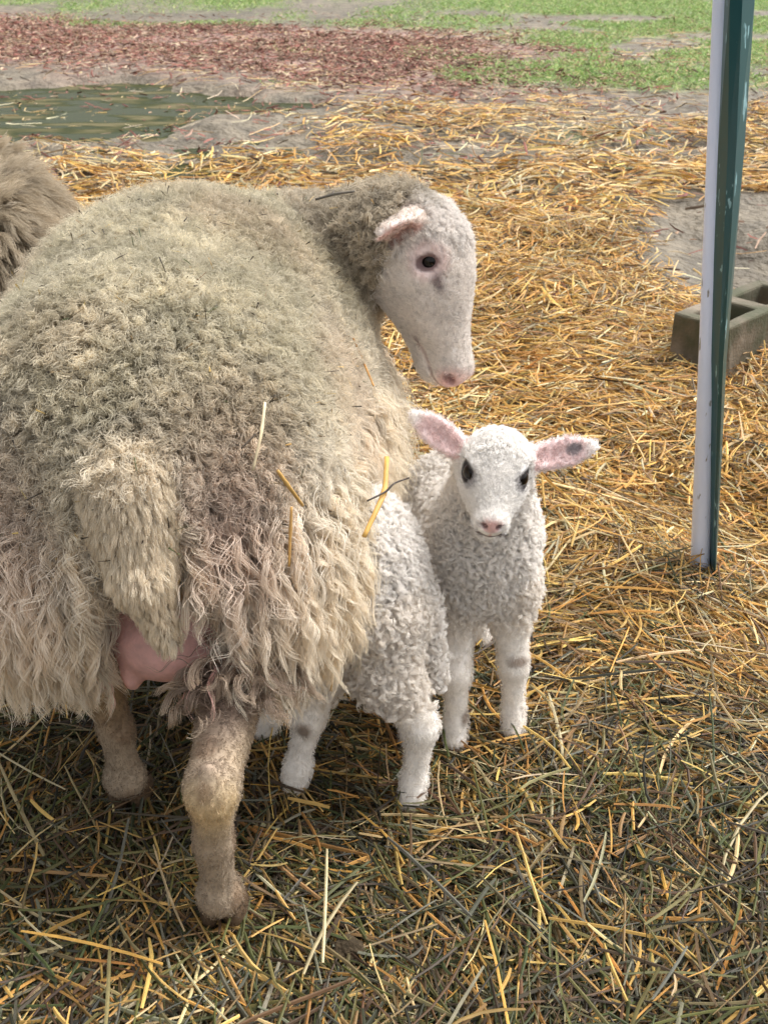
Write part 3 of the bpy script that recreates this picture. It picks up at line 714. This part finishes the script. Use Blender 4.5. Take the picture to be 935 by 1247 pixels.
def make_lamb(name, loc, spec, info, h, dens=1.0):
    n = norm(spec['n']); d = norm(spec['d'] - (spec['d'] @ n) * n); s = np.cross(n, d); H = np.stack([n, d, s], 1); hp = np.array(spec['poll'], float); hs = spec.get('hs', 1.0)
    prims = list(spec['body']); subs = []
    prims += [p.tf(H, hp, hs) for p in head_prims_lamb()]; subs += [p.tf(H, hp, hs) for p in head_subs_lamb()]
    for sg in (1, -1):
        e = spec['ears'][sg]
        a, b = ear_prims(e[0], e[1], e[2], .0175, .0050)
        prims += [p.tf(H, hp, hs) for p in a]; subs += [p.tf(H, hp, hs) for p in b]
    toh = lambda P: ((P - hp) @ H) / hs
    def colfn(V, lab, Nn):
        nz = noise3(V * 25)[:, None]; n2 = noise3(V * 70 + 5)[:, None]; hq = toh(V); w = V[:, 2:3]
        c = srgb(247, 243, 238)[None] * (.94 + .08 * nz)
        lg = srgb(248, 242, 234)[None] * (.90 + .12 * nz)
        for p, r_ in spec['stains']:
            k = sstep(1.0, .35, np.linalg.norm((V - np.array(p)) / np.array(r_), axis=1) + .5 * (n2[:, 0] - .5))[:, None]; lg = lg * (1 - .75 * k) + srgb(112, 84, 58)[None] * .75 * k
        c = np.where((lab == 'leg')[:, None], lg, c)
        low = sstep(.03, .006, w); c = np.where(((lab == 'hoof') | (lab == 'leg'))[:, None], c * (1 - .45 * low) + srgb(176, 146, 104)[None] * .45 * low, c)
        c = np.where((lab == 'hoof')[:, None], srgb(214, 194, 150)[None] * (.8 + .3 * n2), c)
        face = srgb(251, 248, 244)[None] * np.ones((len(V), 1))
        sgn = np.sign(hq[:, 2:3])
        ev = hq - np.array([.0545, .0200, 0]) - sgn * np.array([0, 0, .0315]); ed = np.linalg.norm(ev, axis=1)[:, None]
        e2 = np.linalg.norm((ev - np.array([.007, .001, 0]) + sgn * np.array([0, 0, .004])) / np.array([1.25, 1, 1.0]), axis=1)[:, None]
        g_ = sstep(.0165, .008, e2); face = face * (1 - .6 * g_) + srgb(104, 96, 100)[None] * .6 * g_
        g_ = sstep(.0165, .0125, ed); face = face * (1 - .95 * g_) + srgb(34, 28, 30)[None] * .95 * g_
        nd = np.linalg.norm((hq - np.array([.117, .012, 0])) / np.array([.009, .0085, .0115]), axis=1)[:, None]
        g_ = sstep(1.15, .65, nd); face = face * (1 - .9 * g_) + srgb(222, 174, 166)[None] * .9 * g_
        ns = np.linalg.norm(np.stack([hq[:, 0] - .1175, hq[:, 1] - .0125, np.abs(hq[:, 2]) - .0075], 1) / np.array([.006, .0032, .0042]), axis=1)[:, None]
        g_ = sstep(1.2, .6, ns); face = face * (1 - .85 * g_) + srgb(70, 40, 42)[None] * .85 * g_
        ph = np.linalg.norm(np.stack([hq[:, 0] - .118, hq[:, 1] - .001, hq[:, 2]], 1) / np.array([.008, .008, .0028]), axis=1)[:, None]; g_ = sstep(1.1, .5, ph); face = face * (1 - .7 * g_) + srgb(206, 136, 134)[None] * .7 * g_
        md = np.abs(hq[:, 1:2] + .0060 - .0018 * (1 - (hq[:, 2:3] / .014) ** 2)); g_ = sstep(.0034, .0014, md) * sstep(.101, .106, hq[:, 0:1]); face = face * (1 - .8 * g_) + srgb(84, 50, 54)[None] * .8 * g_
        c = np.where(((lab == 'head') | (lab == 'nose'))[:, None], face, c)
        for sg in (1, -1):
            e = spec['ears'][sg]; on = ((lab == 'ear') & (hq[:, 2] * sg > 0))[:, None]
            inn = sstep(.25, .7, (Nn @ (H @ norm(np.array(e[2]))))[:, None]); ax = norm(np.array(e[1]) - np.array(e[0])); tt = ((hq - np.array(e[0])) @ ax)[:, None] / np.linalg.norm(np.array(e[1]) - np.array(e[0]))
            edge = sstep(1.0, .8, tt)
            ec = srgb(246, 238, 232)[None] * (1 - inn * .8 * edge) + srgb(234, 208, 206)[None] * inn * .8 * edge
            if spec.get('eartag') == sg:
                k = sstep(1, .6, np.hypot((tt - .72) / .16, (((hq - np.array(e[0])) @ norm(np.cross(ax, np.array(e[2]))))[:, None] + .001) / .008)) * inn; ec = ec * (1 - .7 * k) + srgb(110, 110, 116)[None] * .7 * k
            c = np.where(on, ec, c)
        return c
    root, V, F, Nn, lab, col = assemble(name, loc, prims, subs, h, colfn, info)
    for sg in (1, -1):
        eyeball(root, loc, hp + H @ (np.array([.0545, .0195, sg * .0252]) * hs), .0112 * hs, None)
    hq = toh(V); w = V[:, 2]; hd = (lab == 'head') | (lab == 'nose')
    ev = hq - np.array([.0545, .0200, 0]) - np.sign(hq[:, 2:3]) * np.array([0, 0, .0315]); ed = np.linalg.norm(ev, axis=1)
    face_cam = 0.3 + 0.7 * sstep(-.3, .2, (norm(CAM - V) * Nn).sum(1))
    legup = (lab == 'leg') * sstep(spec['legw'] - .02, spec['legw'] + .03, w)
    wb = ((lab == 'body') | (lab == 'neck')) * 1.0 + (lab == 'tail') * .4
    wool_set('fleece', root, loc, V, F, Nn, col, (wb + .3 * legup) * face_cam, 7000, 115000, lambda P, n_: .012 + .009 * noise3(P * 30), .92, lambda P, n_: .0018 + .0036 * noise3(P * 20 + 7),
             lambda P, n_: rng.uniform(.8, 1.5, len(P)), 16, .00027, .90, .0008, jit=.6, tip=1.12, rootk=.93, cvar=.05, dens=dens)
    poll = hd * sstep(.050, .026, hq[:, 0]) * sstep(.018, .028, ed)
    wool_set('head_wool', root, loc, V, F, Nn, col, poll, 800, 10000, .010, .90, .0007, .7, 8, .00024, .5, .0009, jit=.25, tip=1.05, rootk=.92, cvar=.04,
             flow=lambda C, n_: norm(np.tile(n * .3, (len(C), 1)) + np.cross(n_, d) * .8))
    back = lambda C, n_: norm(np.tile(-n, (len(C), 1)) - n_ * ((-n) @ n_.T)[:, None])
    ns = np.linalg.norm((hq - np.array([.117, .004, 0])) / np.array([.012, .014, .0135]), axis=1)
    sf = hd * (1 - .7 * poll) * sstep(.0150, .0185, ed) * sstep(.9, 1.2, ns) + (lab == 'ear') * .35
    wool_set('face_hair', root, loc, V, F, Nn, col, sf, 4500, 24000, .0058, .88, .0004, .4, 5, .00020, .4, .0008, mat=M_fur, jit=.22, tip=1.05, rootk=.88, cvar=.06, flow=back)
    lf = ((lab == 'leg') + (lab == 'hoof') * sstep(.016, .024, w)) * 1.0
    wool_set('leg_hair', root, loc, V, F, Nn, col, lf, 4500, 24000, .0070, .90, .0004, .4, 5, .00020, .3, .0008, mat=M_fur, jit=.2, tip=1.05, rootk=.88, cvar=.05)
    return root, V, F, Nn

# the lamb looking into the camera
b = [Ell((.124, 1.215, .275), (.062, .070, .086), g='body', k=.03), Ell((.110, 1.295, .258), (.068, .10, .076), g='body', k=.03), Ell((.098, 1.365, .252), (.066, .065, .074), g='body', k=.03),
     Cone((.125, 1.205, .30), (.130, 1.175, .400), .054, .038, 'neck', .03),
     Cone((.092, 1.42, .28), (.088, 1.445, .17), .014, .008, 'tail', .02)]
b += leg_prims([(.094, 1.20, .24), (.094, 1.185, .19), (.093, 1.155, .120), (.095, 1.152, .045), (.0945, 1.143, .022)], [.038, .026, .0160, .0118, .0150], 'leg', .015) + hoof_prims((.0945, 1.143, -.003), .0155, (0, -1))
b += leg_prims([(.158, 1.20, .24), (.162, 1.192, .19), (.170, 1.175, .120), (.173, 1.172, .045), (.174, 1.163, .022)], [.038, .026, .0160, .0118, .0150], 'leg', .015) + hoof_prims((.174, 1.163, -.003), .0155, (0, -1))
for sx, hx in ((-1, .070), (1, .150)):
    b += leg_prims([(.098 + sx * .035, 1.375, .22), (.098 + sx * .042, 1.355, .165), (hx, 1.400, .115), (hx, 1.385, .04), (hx, 1.375, .02)], [.042, .030, .016, .012, .015], 'leg', .018) + hoof_prims((hx, 1.375, -.003), .0155, (0, -1))
n2_ = np.array([-.11, -.87, -.48])
L2 = dict(body=b, poll=(.131, 1.172, .440), n=n2_, d=np.array([.05, -.48, .87]), hs=1.02, legw=.19,
          ears={1: ((.024, .012, .036), (-.004, .030, .096), (.5, .85, .2)), -1: ((.024, .012, -.036), (.000, .018, -.106), (.5, .85, -.2))},
          stains=[((.176, 1.155, .135), (.022, .03, .012)), ((.110, 1.14, .06), (.012, .02, .02))], eartag=-1)
make_lamb('lamb', (.125, 1.27, 0), L2, ('white curly lamb facing the camera with pink ears held out sideways', 'lamb'), .0026)

# the lamb with its head under the ewe
b = [Ell((-.034, 1.105, .305), (.056, .068, .102), g='body', k=.04), Ell((-.06, 1.110, .295), (.10, .074, .105), g='body', k=.04), Ell((-.14, 1.118, .285), (.06, .062, .085), g='body', k=.04),
     Cone((-.15, 1.12, .29), (-.215, 1.14, .255), .050, .036, 'neck', .03),
     Cone((.020, 1.105, .32), (.050, 1.10, .26), .016, .012, 'tail', .015), Cone((.050, 1.10, .26), (.068, 1.095, .150), .011, .007, 'tail', .008)]
b += leg_prims([(-.005, 1.075, .26), (.002, 1.055, .20), (.044, 1.040, .128), (.037, 1.038, .045), (.034, 1.030, .022)], [.054, .036, .0165, .0125, .0160], 'leg', .016) + hoof_prims((.034, 1.028, -.003), .0165, (-.5, -1))
b += [Ell((.053, 1.043, .132), (.010, .010, .016), g='leg', k=.012)]
b += leg_prims([(.005, 1.145, .26), (.005, 1.150, .20), (.050, 1.150, .13), (.040, 1.150, .045), (.036, 1.145, .022)], [.050, .034, .0165, .0125, .0155], 'leg', .02) + hoof_prims((.036, 1.145, -.003), .0160, (-1, 0))
b += leg_prims([(-.085, 1.085, .24), (-.078, 1.075, .18), (-.092, 1.066, .125), (-.108, 1.062, .045), (-.113, 1.060, .022)], [.042, .026, .0165, .0125, .0158], 'leg', .02) + hoof_prims((-.114, 1.058, -.003), .0165, (-1, -.3))
b += leg_prims([(-.14, 1.15, .24), (-.145, 1.155, .18), (-.150, 1.16, .115), (-.155, 1.16, .045), (-.16, 1.16, .022)], [.038, .025, .0155, .0120, .015], 'leg', .02) + hoof_prims((-.16, 1.16, -.003), .0155, (-1, 0))
L1 = dict(body=b, poll=(-.215, 1.145, .272), n=np.array([-.85, .0, .30]), d=np.array([-.2, .1, .95]), hs=.98, legw=.165,
          ears={1: ((.022, .012, .036), (-.01, .005, .095), (.35, .9, .25)), -1: ((.022, .012, -.036), (-.01, .005, -.095), (.35, .9, -.25))},
          stains=[((-.098, 1.045, .115), (.014, .03, .016))])
make_lamb('lamb', (-.05, 1.10, 0), L1, ('white curly lamb reaching its hidden head under the ewe to suckle', 'lamb'), .0032)

# ------------------------------------------------------------------ post, pipe, block
def paint_mat(name, colr, rough, chip, scale, thr):
    m, nt, b = mat_new(name)
    tc = N(nt, 'ShaderNodeTexCoord'); mp = N(nt, 'ShaderNodeMapping'); mp.inputs['Scale'].default_value = (1, 1, .25)
    nz = N(nt, 'ShaderNodeTexNoise'); nz.inputs['Scale'].default_value = scale; nz.inputs['Detail'].default_value = 6
    nt.links.new(tc.outputs['Object'], mp.inputs[0]); nt.links.new(mp.outputs[0], nz.inputs['Vector'])
    cr = N(nt, 'ShaderNodeValToRGB'); cr.color_ramp.elements[0].position = thr; cr.color_ramp.elements[0].color = (*colr, 1)
    cr.color_ramp.elements[1].position = thr + .03; cr.color_ramp.elements[1].color = (*chip, 1)
    nt.links.new(nz.outputs[0], cr.inputs[0]); nt.links.new(cr.outputs[0], b.inputs['Base Color'])
    b.inputs['Roughness'].default_value = rough
    return m
def px_point(px, py, Y):
    """a point of the place, from its measured direction and its distance Y"""
    ang = R(PITCH) + math.atan((py - 623.5) / FPX); z = 1 - Y * math.tan(ang); D = Y * math.cos(R(PITCH)) + (1 - z) * math.sin(R(PITCH))
    return np.array([(px - 467.5) / FPX * D, Y, z])
def tube(name, p0, p1, r0, r1, mat, wall=.003, ns=32, parent=None, origin=(0, 0, 0)):
    p0, p1 = np.array(p0, float), np.array(p1, float); ax = norm(p1 - p0); e1 = norm(np.cross(ax, [0, 1, 0])); e2 = np.cross(ax, e1)
    a = np.linspace(0, 2 * np.pi, ns + 1)[:-1]; ring = lambda c, r: c + r * (np.cos(a)[:, None] * e1 + np.sin(a)[:, None] * e2)
    V = np.vstack([ring(p0, r0 - wall), ring(p0, r0), ring(p0 + ax * .001, r0), ring(p1 - ax * .001, r1), ring(p1, r1), ring(p1, r1 - wall), ring(p0, r0 - wall)])
    F = np.array([[k * ns + i, k * ns + (i + 1) % ns, (k + 1) * ns + (i + 1) % ns, (k + 1) * ns + i] for k in range(6) for i in range(ns)])
    return mesh_obj(name, V, F, mat, parent, origin=origin)
M_pvc = paint_mat('white_plastic', srgb(216, 226, 248), .32, srgb(120, 116, 108), 70, .665)
M_green = paint_mat('green_enamel', srgb(22, 74, 78), .28, srgb(130, 170, 176), 90, .635)
pb = px_point(851.5, 692, 1.600); pt_ = px_point(882, 0, 1.62)
ax = norm(pt_ - pb)
o = tube('plastic_pipe', pb, pt_ + ax * .75, .0158, .0158, M_pvc, origin=tuple(pb))
tag(o, 'white plastic pipe standing upright against the green steel post', 'pipe')
# green steel channel, slightly twisted and leaning: lofted section with real wall thickness
def channel():
    secs = []
    rows = [(760, 1.578, 863.2, 866.5, 870.5, 871.5), (697, 1.575, 863.2, 867.5, 870.5, 871.5), (440, 1.575, 863.6, 874.5, 880, 884.0), (180, 1.575, 874, 885.5, 896, 906), (0, 1.575, 882, 888, 903.5, 918.5), (-260, 1.575, 896, 902, 922, 940)]
    for (py, Y, a, b_, c, d_) in rows:
        P = [px_point(a, py, Y + .022), px_point(b_, py, Y - .002), px_point(c, py, Y - .010), px_point(d_, py, Y + .016)]
        # thickness: inner offset away from the camera side
        Q = [p + np.array([0.0, .0032, 0]) + (0.0006 * np.array([1, 0, 0]) if i == 0 else 0) for i, p in enumerate(P)]
        secs.append(P + Q[::-1])
    V = np.array(secs).reshape(-1, 3); k = 8; m = len(secs)
    F = [[r * k + i, (r + 1) * k + i, (r + 1) * k + (i + 1) % k, r * k + (i + 1) % k] for r in range(m - 1) for i in range(k)]
    for e in (0, m - 1):
        for i in range(3): F.append([e * k + i, e * k + i + 1, e * k + 6 - i, e * k + 7 - i])
    return V, np.array(F)
V, F = channel()
o = mesh_obj('steel_post', V, F, M_green, smooth=False, origin=tuple(V[0])); tag(o, 'dark green enamelled steel angle post with pale chipped right edge', 'post')
# extend it upwards
# concrete block: bevelled box with two square cores open at the top
import bmesh
def block():
    bm = bmesh.new(); L_, W_, H_ = .39, .15, .19
    xs = [0, .035, .17, .22, .355, .39]; ys = [0, .032, .118, .15]
    def ringpt(x, y, z): return bm.verts.new((x, y, z))
    g = {z: [[ringpt(x, y, z) for y in ys] for x in xs] for z in (0, H_)}
    hole = {(1, 1), (3, 1)}
    for z in (0, H_):
        for i in range(5):
            for j in range(3):
                if (i, j) in hole: continue
                q = [g[z][i][j], g[z][i + 1][j], g[z][i + 1][j + 1], g[z][i][j + 1]]
                bm.faces.new(q if z else q[::-1])
    for i in range(5):
        bm.faces.new([g[0][i][0], g[0][i + 1][0], g[H_][i + 1][0], g[H_][i][0]]); bm.faces.new([g[0][i + 1][3], g[0][i][3], g[H_][i][3], g[H_][i + 1][3]])
    for j in range(3):
        bm.faces.new([g[0][0][j + 1], g[0][0][j], g[H_][0][j], g[H_][0][j + 1]]); bm.faces.new([g[0][5][j], g[0][5][j + 1], g[H_][5][j + 1], g[H_][5][j]])
    for (i, j) in hole:
        a, b_, c, d_ = (i, j), (i + 1, j), (i + 1, j + 1), (i, j + 1)
        for p, q in ((a, b_), (b_, c), (c, d_), (d_, a)):
            bm.faces.new([g[H_][p[0]][p[1]], g[H_][q[0]][q[1]], g[0][q[0]][q[1]], g[0][p[0]][p[1]]])
    bmesh.ops.recalc_face_normals(bm, faces=bm.faces)
    bmesh.ops.bevel(bm, geom=[e for e in bm.edges if e.calc_face_angle(0) > 1.0], offset=.006, segments=2, affect='EDGES', profile=.5)
    bmesh.ops.triangulate(bm, faces=bm.faces); bmesh.ops.subdivide_edges(bm, edges=[e for e in bm.edges if e.calc_length() > .03], cuts=2, use_grid_fill=True)
    bm.verts.ensure_lookup_table(); P = np.array([v.co for v in bm.verts]); q = (noise3(P * 60) - .5)[:, None] * .004 + (noise3(P * 160 + 3) - .5)[:, None] * .002
    for v, a in zip(bm.verts, q): v.co += v.normal * a[0]
    me = bpy.data.meshes.new('concrete_block'); bm.to_mesh(me); bm.free()
    m, nt, b = mat_new('mossy_concrete')
    tc = N(nt, 'ShaderNodeTexCoord'); nz = N(nt, 'ShaderNodeTexNoise'); nz.inputs['Scale'].default_value = 9; nz.inputs['Detail'].default_value = 8
    nt.links.new(tc.outputs['Object'], nz.inputs['Vector'])
    cr = N(nt, 'ShaderNodeValToRGB'); cr.color_ramp.elements[0].position = .38; cr.color_ramp.elements[0].color = (*srgb(76, 76, 56), 1)
    cr.color_ramp.elements[1].position = .62; cr.color_ramp.elements[1].color = (*srgb(128, 116, 100), 1)
    e = cr.color_ramp.elements.new(.5); e.color = (*srgb(98, 90, 74), 1)
    nt.links.new(nz.outputs[0], cr.inputs[0]); nt.links.new(cr.outputs[0], b.inputs['Base Color']); b.inputs['Roughness'].default_value = .9
    n2 = N(nt, 'ShaderNodeTexNoise'); n2.inputs['Scale'].default_value = 130; nt.links.new(tc.outputs['Object'], n2.inputs['Vector'])
    bp = N(nt, 'ShaderNodeBump'); bp.inputs['Strength'].default_value = .7; bp.inputs['Distance'].default_value = .003; nt.links.new(n2.outputs[0], bp.inputs['Height']); nt.links.new(bp.outputs[0], b.inputs['Normal'])
    me.materials.append(m); o = bpy.data.objects.new('concrete_block', me); SC.collection.objects.link(o)
    o.location = (.795, 2.44, -.058); o.rotation_euler = (0, 0, R(44))
    return tag(o, 'weathered grey concrete block with two open cores, mossy, sunk in the straw', 'concrete block')
block()

# ------------------------------------------------------------------ single stems caught in the wool, and a clod
EB = BVHTree.FromPolygons([tuple(v) for v in eV], [tuple(f) for f in eF])
M_stem = attr_mat('single_stem', rough=.5, spec=.35, var=.2, scale=60)
def surf(px, py, off):
    d = px_point(px, py, 1.0) - CAM; h = EB.ray_cast(Vector(CAM), Vector(norm(d)))
    return (np.array(h[0]) - norm(d) * off) if h[0] is not None else px_point(px, py, 1.1)
def stem(pts, r, colr, label, flat=.6):
    P = np.array(pts, float); t = np.linspace(0, 1, len(P)); tt = np.linspace(0, 1, 14); Q = np.stack([np.interp(tt, t, P[:, i]) for i in range(3)], 1)
    Q[1:-1] = (Q[:-2] + 2 * Q[1:-1] + Q[2:]) / 4; ns = 8; Vs = []
    for i, q in enumerate(Q):
        ax = norm(Q[min(i + 1, 13)] - Q[max(i - 1, 0)]); e1 = norm(np.cross(ax, norm(q - CAM))); e2 = np.cross(ax, e1)
        rr = r * (1 - .35 * abs(tt[i] - .4)) * (1.18 if i in (5,) else 1); a = np.linspace(0, 2 * np.pi, ns + 1)[:-1]
        Vs.append(q + rr * (np.cos(a)[:, None] * e1 + flat * np.sin(a)[:, None] * e2))
    V = np.vstack(Vs); F = [[k * ns + i, k * ns + (i + 1) % ns, (k + 1) * ns + (i + 1) % ns, (k + 1) * ns + i] for k in range(13) for i in range(ns)]
    F += [[0, 7, 6, 1], [1, 6, 5, 2], [2, 5, 4, 3]] + [[13 * ns + a for a in f] for f in ([0, 1, 6, 7], [1, 2, 5, 6], [2, 3, 4, 5])]
    c = srgb(*colr)[None] * (.85 + .3 * np.repeat(noise3(Q * 60)[:, None], ns, 0))
    o = mesh_obj('straw_stem', V, np.array(F), M_stem, col=c, origin=tuple(Q[0])); return tag(o, label, 'straw', 'loose stems caught in the ewe\'s wool')
stem([surf(323, 490, .050), surf(318, 530, .052), surf(308, 573, .046)], .0016, (214, 196, 160), 'long pale stem hanging on the middle of the ewe\'s rump')
stem([surf(312, 528, .046), surf(294, 546, .046)], .0010, (60, 48, 34), 'short dark twig beside the pale stem on the rump')
stem([surf(338, 573, .052), surf(352, 593, .054), surf(369, 616, .052)], .0020, (184, 146, 84), 'short golden stem slanting down to the right on the ewe\'s thigh')
stem([surf(355, 617, .052), surf(352, 690, .060)], .0015, (200, 156, 92), 'thin upright golden stem under the slanting one on the thigh')
stem([surf(430, 412, .046), surf(443, 442, .048), surf(455, 470, .046)], .0013, (170, 124, 64), 'thin brown stem on the ewe\'s right flank below her neck')
q0 = surf(470, 560, .05)
stem([px_point(471, 556, 1.075), px_point(469, 598, 1.025), px_point(458, 622, 1.0), px_point(443, 654, .975)], .0030, (196, 152, 78), 'broad bent yellow stem hanging between ewe and suckling lamb', .35)
stem([px_point(447, 610, 1.0), px_point(470, 599, 1.02), px_point(480, 588, 1.03), px_point(498, 582, 1.05)], .0011, (54, 44, 36), 'dark crooked twig crossing the broad yellow stem')
stem([px_point(408, 785, .985), px_point(403, 842, .955)], .0017, (186, 148, 84), 'short golden stem dangling from the wool hem above the lamb\'s foreleg')
stem([surf(384, 243, .03), surf(408, 236, .034), surf(432, 233, .034)], .0013, (96, 90, 80), 'dark stem lying on the ewe\'s neck')
stem([px_point(108, 243, 1.62), px_point(140, 238, 1.66), px_point(168, 226, 1.72)], .0022, (120, 100, 60), 'brown stem sticking out between the grey sheep and the ewe\'s back')
# bits of chaff and seed caught all over the ewe's back
if True:
    m_ = (eN[:, 2] > -.1) & (eV[:, 2] > .35) & (eV[:, 0] < .0); ids = rng.choice(np.nonzero(m_)[0], 900)
    Pc = eV[ids] + eN[ids] * rng.uniform(.008, .022, (900, 1)); d_ = norm(rng.normal(size=(900, 3)) - eN[ids] * .3); e_ = norm(np.cross(d_, eN[ids])); L_ = rng.uniform(.002, .009, (900, 1)); w_ = rng.uniform(.0004, .0011, (900, 1))
    Vc = np.stack([Pc - d_ * L_ - e_ * w_, Pc + d_ * L_ - e_ * w_ * .5, Pc + d_ * L_ + e_ * w_ * .5, Pc - d_ * L_ + e_ * w_, Pc + eN[ids] * w_], 1).reshape(-1, 3)
    Fc = np.array([[5 * i, 5 * i + 1, 5 * i + 4] for i in range(900)] + [[5 * i + 1, 5 * i + 2, 5 * i + 4] for i in range(900)] + [[5 * i + 2, 5 * i + 3, 5 * i + 4] for i in range(900)] + [[5 * i + 3, 5 * i, 5 * i + 4] for i in range(900)])
    o = mesh_obj('chaff', Vc, Fc, M_stem, ewe, col=np.repeat(pick(900, [(58, 48, 34), (120, 100, 66), (190, 160, 100), (80, 84, 50)], [4, 3, 2, 2]), 5, 0), smooth=False, origin=O1); o['kind'] = 'stuff'
def clod(px, py, r):
    p = px_point(px, py, 1.0); ang = R(PITCH) + math.atan((py - 623.5) / FPX); Y = 1 / math.tan(ang); p = px_point(px, py, Y); p[2] = ground_h(p[0], p[1]) + r * .9
    bm = bmesh.new(); bmesh.ops.create_icosphere(bm, subdivisions=5, radius=1)
    P = np.array([v.co for v in bm.verts]); f = .75 + .5 * noise3(P * 2 + 4) + .25 * noise3(P * 6) + .1 * noise3(P * 14)
    P = P * f[:, None] * r * np.array([1.25, 1, .8])
    F = np.array([[v.index for v in f_.verts] for f_ in bm.faces]); bm.free()
    o = mesh_obj('soil_clod', P + p, F, attr_mat('clod', rough=.95, var=.4, scale=120, bump=.8), col=np.tile(srgb(64, 54, 40), (len(P), 1)), origin=tuple(p))
    return tag(o, 'dark crumbly clod of dung on the straw near the bottom edge', 'clod')
clod(422, 1166, .0125)
